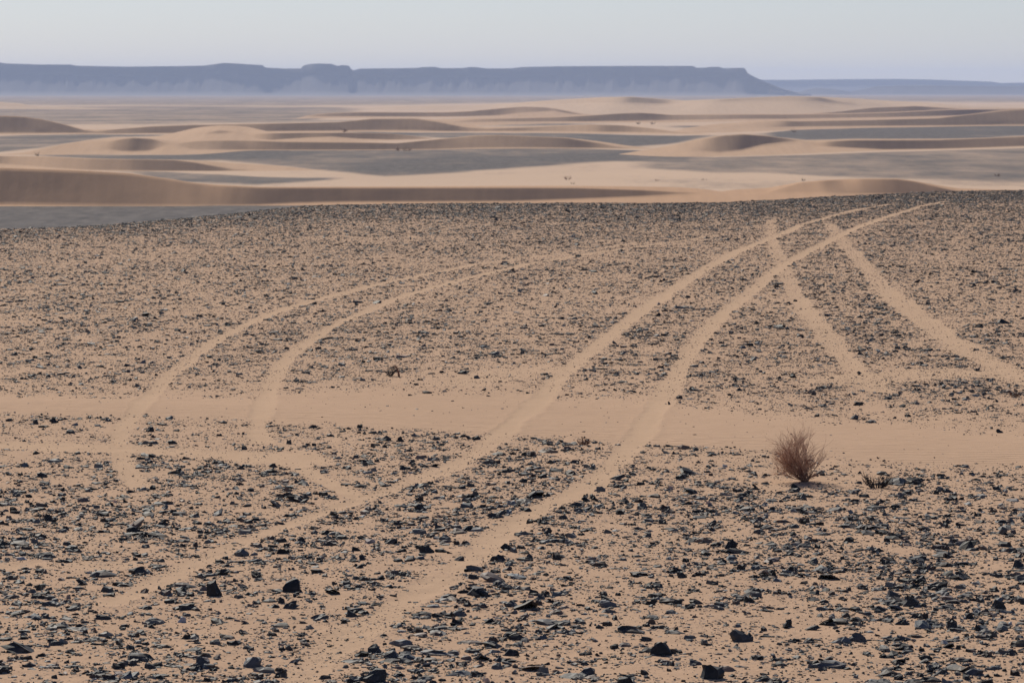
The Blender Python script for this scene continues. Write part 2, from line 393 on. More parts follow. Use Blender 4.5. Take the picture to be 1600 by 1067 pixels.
# ------------------------------------------------------------------ dunes: px, foot, face bottom, brink, crest, slip face slope
DUNES = [
 # long front ridge
 [(-120,323,320,262,262,31),(0,323,320,262.5,262.5,31),(101,323,321,266,266,31),(150,323,322,268,268,29),(202,323,322,271,271,27),(270,323,322,281,280.5,23),
  (300,323,322,286,285.5,21),(337,322,321.5,290,289,24),(405,322,320.5,293,292.3,30),(460,322,317.5,293.5,292.3,31),(540,321,315.5,293.5,292,31),(700,321,315,293.5,291.5,31),
  (800,321,314.5,293.5,291,31),(900,321,311,294,291,31),(1000,321,306.5,297.5,292,31),(1060,321,303,301,293,22),(1100,321,302,302,296,9),(1180,321,312,312,307,5),(1240,321,321,321,321,5)],
 # hump on the right
 [(1040,322,322,322,322,5),(1100,318,309,309,303,5),(1150,317,304,304,296.5,6),(1200,316,301,301,294,7),(1250,316,300,286,285,12),(1300,317,302,282,281,12),(1345,314,303,280,279.5,21),
  (1400,308.5,303,280,279.5,33),(1425,306,303,283,282.5,34),(1450,304,302,289,287,34),(1475,303,301.5,295,291.5,34),(1497,302.5,301,299.5,294.5,24),(1540,302,301,301,296,6),(1600,301,300,300,297,5),(1700,301,300,300,299,5)],
 # second ridge on the left
 [(-120,262,254,243,243,30),(0,263,256,244,244,30),(67,265.5,261.5,244.5,244.5,30),(135,267,266,248,247.5,30),(202,268,267,249,249,30),(270,268,267.5,250,249.5,30),(304,268,267.5,254,251,30),
  (337,268,267.5,260.5,253,28),(364,268,267,265,255,20),(400,268,266.5,266.5,257,5),(439,267.5,266.5,266.5,259.5,5),(489,267,266.5,266.5,265,5),(520,267,267,267,267,5)],
 # pale barchan with brown slip face on the left
 [(-20,243,243,243,243,5),(34,242.5,241,241,239,5),(101,242.5,240,225.5,225,6),(140,242,238,219,218.8,8),(169,242,233,222,216.5,16),(190,242,236.5,217.5,215.5,28),(209,242,237,215.5,215,30),(236,242,235.5,217,216.5,30),
  (256,242,228,223,219,20),(275,242,226,225,220,8),(304,241.5,234,221,219,13),(330,241,234,220,219,22),(388,235.5,234.5,220,219,29),(440,235.5,234.5,222,219.5,30),(540,235.5,234.5,223,220.5,30),(620,235,234,224,224,29),(680,234.5,233.5,218.5,218,27),
  (740,233,231.5,212.5,212,24),(783,233,231,211,211,22),(834,232.5,231,213.5,213.5,27),(884,232.5,231.5,215.5,215,31),(935,232.5,231.5,224,221,31),(975,233,232.5,231.5,227,25),(1000,233,232.5,232.5,230,6),(1030,233.5,233.5,233.5,233.5,5)],
 # right barchan
 [(965,241.5,241.5,241.5,241.5,5),(1010,244.5,240,240,234.5,5),(1060,245.8,241,226,225,6),(1080,245.5,237,222,220,8),(1094,245.5,236,219,217,14),(1127,245,238.5,212,212,28),(1161,244,234.5,210,209.5,30),(1195,243,225.5,212.5,212,29),(1229,242,221.5,217,216.5,26),
  (1252,241,221,220.5,219,12),(1275,240,228,223,219.5,14),(1296,239,229,221.5,219,22),(1330,237.5,231,219.5,217.8,29),(1381,235.5,234,219.5,217.5,31),(1465,234,233,219,217.5,31),(1532,232,231,216.5,216,31),(1600,229.5,228.5,213.5,213,31),(1750,228,227,212,212,31)],
 # bands behind the pale barchan
 [(225,214,214,214,214,5),(250,219,213.5,213.5,213,5),(304,221,213,206,200.5,6),(318,221,211,207,198.5,14),(345,221,208,204.5,196.5,24),(368,221,208,206,197,18),(390,221,215,211,199,10),(402,221,217,210,202,24),(425,221,219,208.5,207,29),(480,221.5,215,208,207,29),
  (520,222,213.5,208,207,29),(560,221,217,208,207.5,30),(610,220,218.5,209,209,29),(640,219,218,212,212,26),(680,217,217,217,217,5)],
 # left shoulder dune
 [(-120,211,209,183,183,30),(0,210.5,208.5,181,181,30),(34,210.5,208.5,182,182,30),(67,210,208.5,186.6,186.5,30),(101,210,208,195,194.5,30),(130,210,208,203.5,202,30),(150,210,208.5,206,203,20),(175,210,209,203,202.5,22),
  (236,209.5,208.5,198,197.5,28),(304,209.5,208,195.5,195.5,29),(400,207,205.5,194,193.5,29),(530,206.5,204.5,191,191,29),(581,206.5,204,186,185.5,29),(648,206.5,204,185.5,185,28),(682,206.5,205,190.5,187.5,30),(726,206.5,205.5,199.5,195,31),(760,207,205,201.5,199,30),
  (830,207.5,205,199.5,198,29),(867,208,205.5,197.5,196.5,29),(925,209,206,195,195,29),(969,209,206.5,196,196,30),(1013,209.5,207,200.5,200,30),(1056,210,208.5,207,205.5,22),(1090,210,209.5,209.5,208,5),(1120,211,211,211,211,5)],
 # mid right
 [(1040,208,208,208,208,5),(1075,209,205,205,200,5),(1110,208,203,203,195,5),(1180,206,200,191,189,7),(1212,205,199,189,187.5,12),(1229,204,198.5,189.5,188,26),(1249,203,198,190,188.5,29),(1364,200,197,187.8,187,29),(1465,198.5,196.5,185,184.5,29),(1532,197.5,196,177,176.5,30),(1566,197,195.5,173,172.5,30),(1600,197,195.5,170.8,170.5,30),(1750,197,195.5,168,168,30)],
 # far rows
 [(640,199,199,199,199,5),(680,198,193,193,187,5),(740,197,191,187,184,18),(783,196,190,186,183.5,24),(867,193,190,184,182.5,27),(920,192.5,190,181,180.5,28),(969,192,189.5,177.5,177.5,29),(1002,192,189,176.5,176.5,29),(1030,192,188.5,178.5,178,29),(1046,192,188,180,179.5,25),
  (1100,191,187,180,179,22),(1160,190,186,179.5,178.5,26),(1229,189,186,179.5,178.5,27),(1313,187.5,184.5,178.5,177.5,26),(1400,186,183,176,175,28),(1482,184,181,172,171,28),(1560,181,179,171,170,28),(1700,181,178,168,168,28)],
 [(460,186,186,186,186,5),(483,185.5,181.5,180.5,180,16),(510,185,182.5,177.5,177,26),(560,184.5,182,176,175.5,28),(650,184,182.5,176,175.8,28),(700,183.5,182.5,176,175.5,29),(732,183,182,174.5,174,29),(780,183,180.5,170,169.5,28),(817,183,176,167,167,22),(850,183,174,168,168,20),(867,183,173,170,170,24),(885,182,177,174,173,26),(910,181,180,180,178,8),(940,181,181,181,181,5)],
 [(1230,181,181,181,181,5),(1280,180,179,177,176.5,20),(1313,180,178,174.5,174.5,28),(1364,180,178,168.5,168.5,28),(1431,180,177.5,166,165.7,28),(1482,180,175,169.5,168.5,27),(1530,179,174,172,170,18),(1620,178,176,176,173,6)],
 # distant pink field of dunes
 [(560,171,171,171,171,5),(620,172,169,169,166.5,4),(740,172,167,167,165,4),(800,174,166,163,161.5,7),(840,177,163,159,158.5,18),(867,178,162,157,156.5,22),(935,179,161,153,152.5,24),(986,179,161,152,151.5,24),(1030,179,162,155,154.5,24),(1070,180,161,158.5,157.5,18),(1127,180,159,156,155,14),
  (1170,180,156.5,153.5,153,14),(1229,180,158,151,150.5,8),(1279,180,158,152,151.5,16),(1305,180,162,158,153,22),(1340,178,166,163,154.5,6),(1397,176,166,162,158.5,6),(1450,176,168,165,160.5,6),(1516,176,172,170,166.5,6),(1600,175,173,172,169,5),(1700,174,173,173,171,5)],
 # pale patch at the far left
 [(-120,172,166,160,158,8),(0,171,166,161,159.5,8),(30,171,166,163,161.5,7),(57,171,168,167,166.5,5),(120,171,169,169,168,4),(200,171,171,171,171,4)],
]
M_D = [sand_material("slip_face_sand", (.48, .30, .185), streak=True), sand_material("dune_sand", (.485, .325, .215), streak=True), sand_material("pink_dune_sand", (.50, .36, .255), streak=True)]
D_MAT = [0, 0, 1, 1, 1, 1, 1, 1, 1, 1, 1, 2, 2]
def gsm(v, k):
    ker = np.exp(-np.linspace(-2, 2, 2 * k + 1) ** 2); ker /= ker.sum()
    return np.convolve(np.pad(v, k, mode='edge'), ker, mode='valid')
for di, tab in enumerate(DUNES):
    T = np.array(tab, float)
    step = 2.0
    px = np.arange(T[0, 0], T[-1, 0] + .1, step)
    ks = [gsm(np.interp(px, T[:, 0], T[:, i]), 5) for i in range(1, 6)]
    foot, fb, br, cr, slope = ks
    fb = np.minimum(fb, foot); br = np.minimum(br, fb); cr = np.minimum(cr, br)
    a = ray(px, foot)[0]
    def tt(py): return ray(px, py)[1]
    z0 = PLAIN - .03
    KF = 10 if foot.max() > 250 else (20 if foot.max() > 200 else 36)
    foot = gsm(foot, KF)
    Y0 = (CAMH - z0) / tt(foot); Z0 = np.full_like(Y0, z0)
    rows = []
    def go(Y, Z, py, sl_deg, n, py0):
        """walk up a slope until the given photo row is reached; the depth of each step is evened out along the dune"""
        g = np.clip(gsm(np.gradient(Y) / (Y * np.gradient(a)), 10), -2.2, 2.2)
        tn = np.tan(np.radians(sl_deg)) / np.sqrt(1 + g * g); t = tt(py)
        dY = np.maximum((CAMH - Z + Y * tn) / (t + tn) - Y, .02)
        dY = gsm(dY, 14 if n == 10 else 24)
        Y2 = Y + dY; Z2 = CAMH - t * Y2
        for i in range(1, n + 1):
            P.append((Y + (Y2 - Y) * i / n, Z + (Z2 - Z) * i / n))
        return Y2, Z2
    P = [(Y0, Z0)]
    Y1, Z1 = go(Y0, Z0, fb, 4.5, 4, foot)
    Y2, Z2 = go(Y1, Z1, br, np.minimum(slope * 1.1, 34), 10, fb)
    Y3, Z3 = go(Y2, Z2, cr, 4.0, 4, br)
    hgt = Z3 - z0
    for k, fr in ((.12, .985), (.3, .9), (.55, .65), (.8, .28), (1.0, -.02)):
        P.append((Y3 + k * (hgt * 7 + 2), z0 + hgt * fr))
    YY = np.array([p[0] for p in P]); ZZ = np.array([p[1] for p in P]); XX = a[None] * YY
    amp = np.clip((ZZ - z0) / 1.5, 0, 1)
    YY = YY + amp * ((fbm(XX * .10, ZZ * .12, 61 + di, 3) - .5) * .22 + (fbm(XX * .9 + ZZ * .3, ZZ * .1, 81 + di, 2) - .5) * .06) * np.clip(hgt, 0, 3)[None]
    me = grid_mesh("sand_dune", XX, YY, ZZ)
    link("sand_dune", me, M_D[D_MAT[di]], kind='structure')

# ------------------------------------------------------------------ mesas on the horizon
def rock_material(name, base):
    m = NT(name)
    z = m.noise(m.vec((.0006, .0006, .05)), 1.0, 4, .6)
    n = m.noise(m.vec((.004, .004, .01)), 1.0, 5, .65)
    c = m.mix(z, tuple(k * .7 for k in base), base); c = m.mix(m.math('MULTIPLY', n, .5), c, tuple(min(1, k * 1.5) for k in base))
    sz = m.n("ShaderNodeSeparateXYZ"); tc = m.n("ShaderNodeTexCoord"); m.l(tc.outputs["Object"], sz.inputs[0])
    hgt = m.math('ADD', sz.outputs[2], m.math('MULTIPLY', n, 10))
    c = m.mix(m.ramp(m.math('DIVIDE', hgt, 90), [(.0, (.3,) * 3), (.7, (0, 0, 0))]), c, (.17, .13, .115))  # pale foot: low dust haze painted into the rock colour by height
    m.l(c, m.b.inputs["Base Color"]); m.b.inputs["Roughness"].default_value = .95
    m.l(m.bump(m.noise(m.vec((.012, .004, .01)), 1.0, 5, .7), .25, 6), m.b.inputs["Normal"])
    return m.m
M_MESA = rock_material("mesa_rock", (.06, .05, .05))
def mesa(sky_line, D, cap, talus_deg, seed, step=3.0, gully=1.0, depth=2500):
    T = np.array(sky_line, float)
    px = np.arange(T[0, 0], T[-1, 0] + .1, step)
    top = np.interp(px, T[:, 0], T[:, 1])
    Dt = np.interp(px, T[:, 0], T[:, 2]) if T.shape[1] > 2 else np.full_like(px, 1.0)
    Dt = gsm(Dt, 20) * .03 + .97
    a = ray(px, top)[0]; t = ray(px, top)[1]
    prom = (fbm(px / 110., px * 0 + seed, seed, 4) - .5)
    D0 = D * Dt + prom * 25 * gully + (fbm(px / 12., px * 0 + 7, seed + 3, 3) - .5) * 18 * gully
    D0 = gsm(D0, 5)
    zt = CAMH - t * D0
    H = np.maximum(zt - PLAIN, .5)
    talus = H * (1 - cap) / math.tan(math.radians(talus_deg))
    rows = []
    gul = (fbm(px / 5., px * 0 + 3, seed + 9, 3) - .5)
    for f in (-.9, -.5, 0.0,):
        rows.append((D0 - talus * 1.0 - (talus * .9) * (-f), PLAIN - .5 + H * .10 * (1 + f / .9)))
    n = 9
    for i in range(1, n + 1):
        k = i / n
        rows.append((D0 - talus * (1 - k) + gul * 15 * gully * math.sin(math.pi * k), PLAIN + H * (.10 + (1 - cap - .10) * k ** 1.1)))
    rows.append((D0 + 2, PLAIN + H * (1 - cap * .45)))
    rows.append((D0 + 14, PLAIN + H * (1 - cap * .40)))
    rows.append((D0 + 16, zt - .3)); rows.append((D0 + 60, zt)); rows.append((D0 + depth, zt - depth * .004)); rows.append((D0 + depth + 300, np.full_like(zt, PLAIN - 1)))
    YY = np.array([r[0] for r in rows]); ZZ = np.array([r[1] + 0 * px for r in rows])
    XX = a[None] * YY
    return grid_mesh("mesa", XX, YY, ZZ)
L1 = [(-700,101,1.1),(-300,98,1.08),(-60,99,1.05),(0,98,1.04),(12,99.5,1.03),(60,101,1.02),(110,101,1.0),(120,103,1.02),(200,104.3,1.05),(280,103.5,1.04),(318,102.8,1.0),(335,100.5,.96),(350,98.5,.94),(370,99.5,.94),
      (410,102,.95),(415,106,1.06),(445,107.3,1.16),(470,107.2,1.14),(474,102.5,.97),(485,100,.94),(500,99.5,.93),(518,100,.93),(528,103.5,.95),(533,102,.95),(546,103,.95),(549,109.5,.96),(553,110,1.0),(562,107.5,1.03),(600,107,1.03),(652,106.5,1.02),(660,105,1.0),(680,104.8,1.0),(690,106.8,1.02),
      (725,106.5,1.0),(733,104.8,.99),(745,105.2,.99),(760,107.2,1.0),(800,107,1.0),(815,105,.98),(870,103.8,.97),(1000,103.2,.96),(1083,103.2,.95),(1088,106,.95),(1100,106,.95),(1110,104.8,.94),(1124,104.8,.94),(1130,106.8,.94),(1155,106.3,.93),(1165,106.6,.93),(1167,114,.92),(1180,121,.92),(1200,130,.92),(1220,138,.92),(1245,144.5,.92),(1270,148.3,.92)]
o = link("mesa", mesa(L1, 9000, .30, 33, 4), M_MESA, kind='structure')
L2 = [(1120,126,1),(1190,125,1),(1230,125.2,1),(1300,124.3,1),(1400,123.7,1),(1450,124.5,1),(1500,126.3,1.0),(1550,128,1),(1562,130,1),(1580,129.8,1),(1600,129.3,1),(1800,131,1),(2300,130,1)]
link("mesa", mesa(L2, 13200, .3, 30, 31, gully=.5, depth=900), M_MESA, kind='structure')
L3 = [(1230,149,1),(1262,140,1),(1275,137.5,1),(1300,139,1),(1330,143,1),(1345,140,1),(1370,135,1),(1400,134,1),(1450,133.5,1),(1520,134.5,1),(1600,134.8,1),(1800,136,1),(2300,135,1)]
link("mesa", mesa(L3, 10200, .12, 26, 57, gully=.5, depth=700), M_MESA, kind='structure')

# ------------------------------------------------------------------ stones
def make_stones(N, n, x, y, z, L, W, H, rotz, tilt, tiltdir, sink, levels, rg):
    """vertices of N angular stones, n corners, rings x n + centre"""
    ang = (np.arange(n)[None] + rg.uniform(-.38, .38, (N, n))) / n * 2 * np.pi
    rad = rg.uniform(.58, 1.12, (N, n))
    cx = np.cos(ang) * rad * .5 * L[:, None]; cy = np.sin(ang) * rad * .5 * W[:, None]
    rings = []
    for (rs, zh, jit) in levels:
        jz = rg.uniform(-jit, jit, (N, n)) * H[:, None]
        sc = rs * rg.uniform(.93, 1.07, (N, n))
        off = rg.normal(0, .04 if N > 1 else .085, (N, 1)) * L[:, None]
        rings.append(np.stack([cx * sc + off, cy * sc, zh * H[:, None] + jz], -1))
    top = levels[-1]
    c = np.stack([rg.normal(0, .08, N) * L, rg.normal(0, .08, N) * W, (top[1] + rg.uniform(-.05, .2, N)) * H], -1)[:, None]
    V = np.concatenate(rings + [c], 1)
    # tilt about a horizontal axis, then turn about z
    ct, st_ = np.cos(tilt)[:, None], np.sin(tilt)[:, None]; cd_, sd = np.cos(tiltdir)[:, None], np.sin(tiltdir)[:, None]
    X, Yv, Zv = V[..., 0], V[..., 1], V[..., 2]
    u = X * cd_ + Yv * sd; v_ = -X * sd + Yv * cd_
    u2 = u * ct + Zv * st_; Z2 = -u * st_ + Zv * ct
    X2 = u2 * cd_ - v_ * sd; Y2 = u2 * sd + v_ * cd_
    cr_, sr = np.cos(rotz)[:, None], np.sin(rotz)[:, None]
    X3 = X2 * cr_ - Y2 * sr; Y3 = X2 * sr + Y2 * cr_
    return np.stack([X3 + x[:, None], Y3 + y[:, None], Z2 - sink[:, None] + z[:, None]], -1)
def stone_faces(n, nr):
    fs = []
    for r in range(nr - 1):
        for i in range(n):
            j = (i + 1) % n
            fs.append([r * n + i, r * n + j, (r + 1) * n + j, (r + 1) * n + i])
    b = (nr - 1) * n
    for i in range(n): fs.append([b + i, b + (i + 1) % n, nr * n])
    return fs
A0, A1 = -.1455 - .022, .1455 + .022
DENS = 250.0
NC = int((A1 - A0) / 2 * (158 ** 2 - 21 ** 2) * DENS * 1.6)
Yr = np.sqrt(rng.uniform(21 ** 2, 158 ** 2, NC)); Xr = rng.uniform(A0, A1, NC) * Yr
fl = track_fields(Xr, Yr); pyr_ = to_px(Xr, Yr)[1]
d, _ = density(Xr, Yr, fl)
pxr, pyr = to_px(Xr, Yr)
keep = rng.uniform(0, 1.6, NC) < d * np.interp(pyr_, [330, 700, 800], [1.0, 1.0, 1.0])
NEARC = int((A1 - A0) / 2 * (64 ** 2 - 21 ** 2) * 420)
keep &= (pyr > edge_py(pxr) - 1.5)
keep &= ~((np.abs(pxr - 1240) < 38) & (np.abs(pyr - 757) < 9))
keep &= ~((np.abs(pxr - 616) < 17) & (np.abs(pyr - 594) < 10)) & ~((np.abs(pxr - 1371) < 22) & (np.abs(pyr - 768) < 8))
X, Y = Xr[keep], Yr[keep]; dK = d[keep]; dep = fl[1][keep]; clrK = fl[0][keep]
N = len(X)
big = rng.uniform(0, 1, N) < .13
L = np.exp(rng.normal(math.log(.0295), .50, N)) * np.where(big, 2.3, 1.0)
L = np.clip(L, .016, .30) * np.clip(.7 + .35 * dK, .6, 1.1) * np.where(clrK > .3, .6, 1)
L *= np.interp(to_px(X, Y)[1], [300, 420, 640, 760, 1067], [.92, .85, .85, 1.0, 1.12])
W = L * rng.uniform(.42, .9, N)
kind = rng.uniform(0, 1, N)
H = np.where(kind < .8, L * rng.uniform(.09, .26, N), L * rng.uniform(.26, .5, N))
H = np.minimum(H, .045)
tilt = np.abs(rng.normal(0, .10, N)); tl = rng.uniform(0, 1, N) < .36; tilt[tl] = rng.uniform(.2, .8, tl.sum())
tiltdir = rng.uniform(0, 6.283, N)
rotz = rng.normal(0, .75, N)
Zg = plateau_z(X, Y, (None, dep))
sink = H * rng.uniform(.1, .55, N) 
sv = rng.uniform(0, 1, N)
val = np.where(sv < .48, rng.uniform(.012, .035, N), np.where(sv < .94, rng.uniform(.035, .14, N), np.where(sv < .99, rng.uniform(.12, .22, N), rng.uniform(.3, .45, N))))
L = np.where(val > .2, np.minimum(L * .6, .07), L); W = L * rng.uniform(.5, .9, N); H = np.minimum(H, L * .5)
warm = rng.normal(.03, .07, N); red = rng.uniform(0, 1, N) < .24
tone = np.stack([val * (1 + warm + red * .5), val * (1 + red * .08), val * (.96 - warm - red * .1), np.ones(N)], -1)

# the largest ones in view stand as individual objects; hand placed notable ones first
# px, py(base), width px, height px, tone, shape
NOTABLE = [
 (338,932,27,23,.03,'upright black boulder',0),(457,926,38,20,.028,'black wedge boulder pointing left',0),(292,952,32,12,.05,'low dark slab',1),(268,941,24,8,.04,'thin black slab',1),
 (778,881,26,17,.03,'tilted black slab standing in the wheel track',2),(1146,860,20,15,.03,'black pointed lump',0),(666,868,24,13,.04,'black lump',0),(1157,1003,38,18,.07,'rounded dark grey boulder',0),
 (1393,936,28,19,.09,'grey sloping block with a dark shaded end',2),(1374,957,26,12,.035,'black splinter pointing left',2),(1426,951,24,15,.05,'dark square block',0),(1560,953,25,14,.04,'black rounded block',0),
 (1030,1024,42,19,.028,'black jagged boulder with a peaked top',0),(985,988,60,12,.035,'long thin black slab with a raised middle',1),(950,949,38,15,.16,'pale topped wedge over a black base',2),(916,1052,34,14,.07,'squared dark bar with a grey top',1),
 (588,1066,40,22,.05,'big dark boulder at the lower edge',0),(609,1028,32,16,.07,'dark sloping block',2),(585,1018,24,13,.045,'black peaked lump',0),(678,1022,56,10,.13,'long flat grey slab',1),(628,1007,44,11,.14,'flat grey plate with a dark end',1),
 (1110,1062,50,22,.03,'black boulder sliding off the lower edge',0),(1340,1003,36,13,.10,'domed grey block',0),(1406,1012,28,6,.035,'thin black bar',1),(1268,985,30,9,.035,'black sliver pointing right',2),(1232,979,20,11,.035,'black pyramid lump',0),
 (1475,872,50,9,.04,'long wavy black ridge stone',1),(1438,878,36,9,.05,'black ridge stone with a grey flank',1),(1470,922,32,11,.035,'black block with two points',0),(1592,890,20,13,.05,'dark block at the right edge',0),
 (30,1020,52,20,.045,'dark slab with a spike at its right end',2),(214,1033,52,14,.04,'hollow looking thin black slab',1),(310,1042,34,15,.08,'dark block with a grey top',0),(396,1040,36,15,.13,'grey faceted block',0),(156,968,30,9,.045,'black slab',1),
 (283,970,13,9,.5,'small white stone',0),(32,877,18,7,.5,'flat white stone',1),(376,871,26,11,.12,'grey domed stone beside the wheel track',0),(206,835,26,9,.035,'black lump',0),(216,898,32,15,.05,'dark striped block',1),
 (160,902,48,11,.06,'long dark slab',1),(73,816,16,11,.03,'small black pyramid',0),(68,872,42,8,.05,'long dark sliver',1),(80,1008,26,10,.07,'grey slab',1),(440,942,14,10,.04,'small black lump',0),(452,950,34,14,.06,'black star shaped stone',2),
 (236,675,18,8,.03,'black lump beside the curved track',0),(269,693,16,6,.03,'small black pointed stone',0),(83,662,15,8,.03,'black lump',0),(55,663,12,8,.03,'black lump',0),(15,658,17,6,.03,'flat black stone',1),(111,677,16,6,.04,'dark stone',0),
 (234,1045,20,9,.05,'dark lump',0),(426,729,14,6,.03,'black stone at the fork of the track',0),(722,586,18,8,.025,'black bird shaped stone',2),(744,592,12,5,.1,'grey stone',0),(1345,633,18,7,.03,'black flat stone',1),(1561,675,13,6,.03,'lone black stone on smooth sand',0),
 (900,727,16,9,.06,'black stone with a pale right side',2),(626,690,10,8,.03,'small upright black stone',0),(962,752,34,8,.05,'black stone with a long low tail',2),(938,770,18,8,.14,'rounded grey stone',0),(1046,632,4,5,.05,'tiny dark pebble alone in the pale track',0),
 (775,812,32,12,.05,'pile topping black slab',2),(785,806,20,8,.06,'dark slab',1),(858,836,16,9,.05,'dark peaked stone',0),(828,876,12,8,.06,'grey stone',0),(718,878,20,7,.06,'rounded grey brown stone',0),(565,878,16,8,.04,'black lump',0),
 (655,800,24,10,.04,'black stone',0),(1328,849,18,8,.03,'black capped stone',0),(1480,772,18,7,.05,'dark wide stone',1),(1372,796,40,5,.04,'long thin black slab',1),(1285,836,30,5,.06,'long dark sliver',1),(1490,985,20,12,.05,'dark block',0),
 (1010,1001,28,10,.05,'dark sloping slab',2),(1065,905,20,10,.04,'dark stone',0),(1510,731,18,6,.11,'flat grey stone on the sand margin',1),(990,744,20,6,.035,'black splinter',2),(280,738,20,8,.03,'black jagged stone',0),(470,850,16,9,.04,'small dark stone',0),
 (1088,1040,30,10,.09,'grey plate',1),(1300,1045,60,13,.13,'broad grey slab',1),(1528,1057,36,12,.11,'broad grey plate',1),(740,905,28,10,.05,'dark angular slab',2),(745,930,32,12,.06,'dark ridged block',0),(800,948,30,10,.09,'grey slab',1),(860,975,60,9,.12,'long grey slab',1),
 (770,1010,50,12,.08,'dark slab leaning right',2),(800,1022,30,12,.035,'black block',0),(700,935,26,8,.05,'dark low block',0),(720,960,22,10,.14,'pale grey block',0),(560,955,30,9,.05,'dark slab',1),(505,965,34,9,.10,'grey slab',1),(65,745,24,8,.035,'black stone',0)
]
st_rng = np.random.default_rng(99)
F_IND = stone_faces(8, 4)
used = set()
def place_words(px, py):
    h = "%d%% across, %d%% down the photo" % (round(px / 16.), round(py / 10.67))
    if h in used:
        h = "%.1f%% across, %.1f%% down the photo" % (px / 16., py / 10.67)
    used.add(h); return h
def individual(x, y, L, W, H, rz, ti, td, sk, tn, desc, px, py, group):
    V = make_stones(1, 8, np.zeros(1), np.zeros(1), np.zeros(1), np.array([L]), np.array([W]), np.array([H]), np.array([rz]), np.array([ti]), np.array([td]), np.array([sk]),
                    [(1.05, -.25, .05), (1.0, .22, .14), (st_rng.uniform(.68, .9), .70, .2), (st_rng.uniform(.3, .62), .98, .14)], st_rng)[0]
    fs = F_IND
    me = raw_mesh("stone", V, np.concatenate(fs), np.array([len(f) for f in fs]), smooth=False)
    at = me.attributes.new("tone", 'FLOAT_COLOR', 'POINT'); at.data.foreach_set("color", np.tile(np.array(tn, np.float32), len(V)))
    o = link("stone", me, M_STONE)
    xa = np.array([x]); ya = np.array([y])
    o.location = (x, y, float(plateau_z(xa, ya)[0]))
    o['label'] = desc + ", " + place_words(px, py); o['category'] = 'stone'; o['group'] = group
    return o
for (px, py, wpx, hpx, tn, desc, shp) in NOTABLE:
    gx, gy = ground(px, py)
    gx, gy = float(gx), float(gy); s_ = gy / F
    Lm = wpx * s_; Hm = max(hpx * s_, .02)
    if shp == 0: H_, W_, ti, td = Hm * .9, Lm * .75, .15, st_rng.uniform(0, 6)
    elif shp == 1: H_, W_, ti, td = Hm * .7, Lm * .7, .10, 1.6
    else: H_, W_, ti, td = Hm * .55, Lm * .6, .38, (0.2 if st_rng.uniform() < .5 else 2.9)
    tnn = (tn * .8, tn * .8, tn * .82, 1.0)
    side = 'lying in the gravel'
    words = desc.split()
    individual(gx, gy + W_ * .4, Lm, W_, H_ * 1.15, st_rng.normal(0, .2), ti, td, H_ * .12, tnn, desc, px, py - hpx / 2, 'larger dark stones on the gravel')
app = L * F / Y * (pxr[keep] > 0) * (pxr[keep] < 1600) * (pyr[keep] < 1066)
order = np.argsort(-app * (.5 + H / L))
NI = 300 - len(NOTABLE)
ind = order[:NI]
shape_w = []
for i in ind:
    r = H[i] / L[i]
    sh = 'flat slab' if r < .2 else ('low slab' if r < .3 else ('angular stone' if r < .48 else 'chunky stone'))
    if tilt[i] > .3: sh = 'tilted ' + sh
    v_ = val[i]
    cw = 'black' if v_ < .055 else ('dark grey' if v_ < .09 else ('grey' if v_ < .16 else ('pale grey' if v_ < .3 else 'whitish')))
    if red[i]: cw = 'brownish ' + cw if v_ < .16 else 'pinkish'
    px_, py_ = pxr[keep][i], pyr[keep][i]
    individual(X[i], Y[i], L[i], W[i], H[i], rotz[i], tilt[i], tiltdir[i], sink[i], tone[i], cw + ' ' + sh, px_, py_, 'larger dark stones on the gravel')
rest = np.ones(N, bool); rest[ind] = False

def gravel_object(sel, n, levels, part):
    M_ = int(sel.sum())
    V = make_stones(M_, n, X[sel], Y[sel], Zg[sel], L[sel], W[sel], H[sel], rotz[sel], tilt[sel], tiltdir[sel], sink[sel], levels, rng)
    nv = V.shape[1]; fs = stone_faces(n, len(levels))
    flat = np.concatenate(fs); sizes = np.array([len(f) for f in fs])
    allf = (flat[None] + (np.arange(M_) * nv)[:, None]).ravel(); alls = np.tile(sizes, M_)
    return V.reshape(-1, 3), allf, alls, np.repeat(tone[sel], nv, axis=0)
parts = [gravel_object(rest & (Y < 52), 7, [(1.0, -.2, .1), (1.0, .40, .30), (.78, .95, .38)], 0),
         gravel_object(rest & (Y >= 52) & (Y < 85), 6, [(1.0, -.1, 0), (.85, .9, .2)], 0),
         gravel_object(rest & (Y >= 85), 5, [(1.0, 0, 0), (.72, .85, .25)], 0)]
off = 0; cs = []; fs = []; ss = []; ts = []
for V, f, s_, t_ in parts:
    cs.append(V); fs.append(f + off); ss.append(s_); ts.append(t_); off += len(V)
me = raw_mesh("gravel", np.concatenate(cs), np.concatenate(fs), np.concatenate(ss), smooth=False)
at = me.attributes.new("tone", 'FLOAT_COLOR', 'POINT'); at.data.foreach_set("color", np.concatenate(ts).astype(np.float32).ravel())
go_ = link("gravel", me, M_STONE, kind='stuff', label='dark slate gravel scattered thickly over the sandy plateau', category='gravel')
ys = np.sqrt(rng.uniform(21 ** 2, 64 ** 2, NEARC)); xs = rng.uniform(A0, A1, NEARC) * ys
fl2 = track_fields(xs, ys); d2, c2 = density(xs, ys, fl2)
kk = rng.uniform(0, 1.3, NEARC) < (d2 + .04 * (1 - c2)) * (1 - .6 * sstep(50, 64, ys))
X, Y = xs[kk], ys[kk]; N = len(X)
L = np.exp(rng.normal(math.log(.016), .35, N)); W = L * rng.uniform(.45, .9, N); H = L * rng.uniform(.15, .5, N)
rotz = rng.normal(0, .9, N); tilt = np.abs(rng.normal(0, .25, N)); tiltdir = rng.uniform(0, 6.283, N); sink = H * .2
Zg = plateau_z(X, Y, (None, fl2[1][kk]))
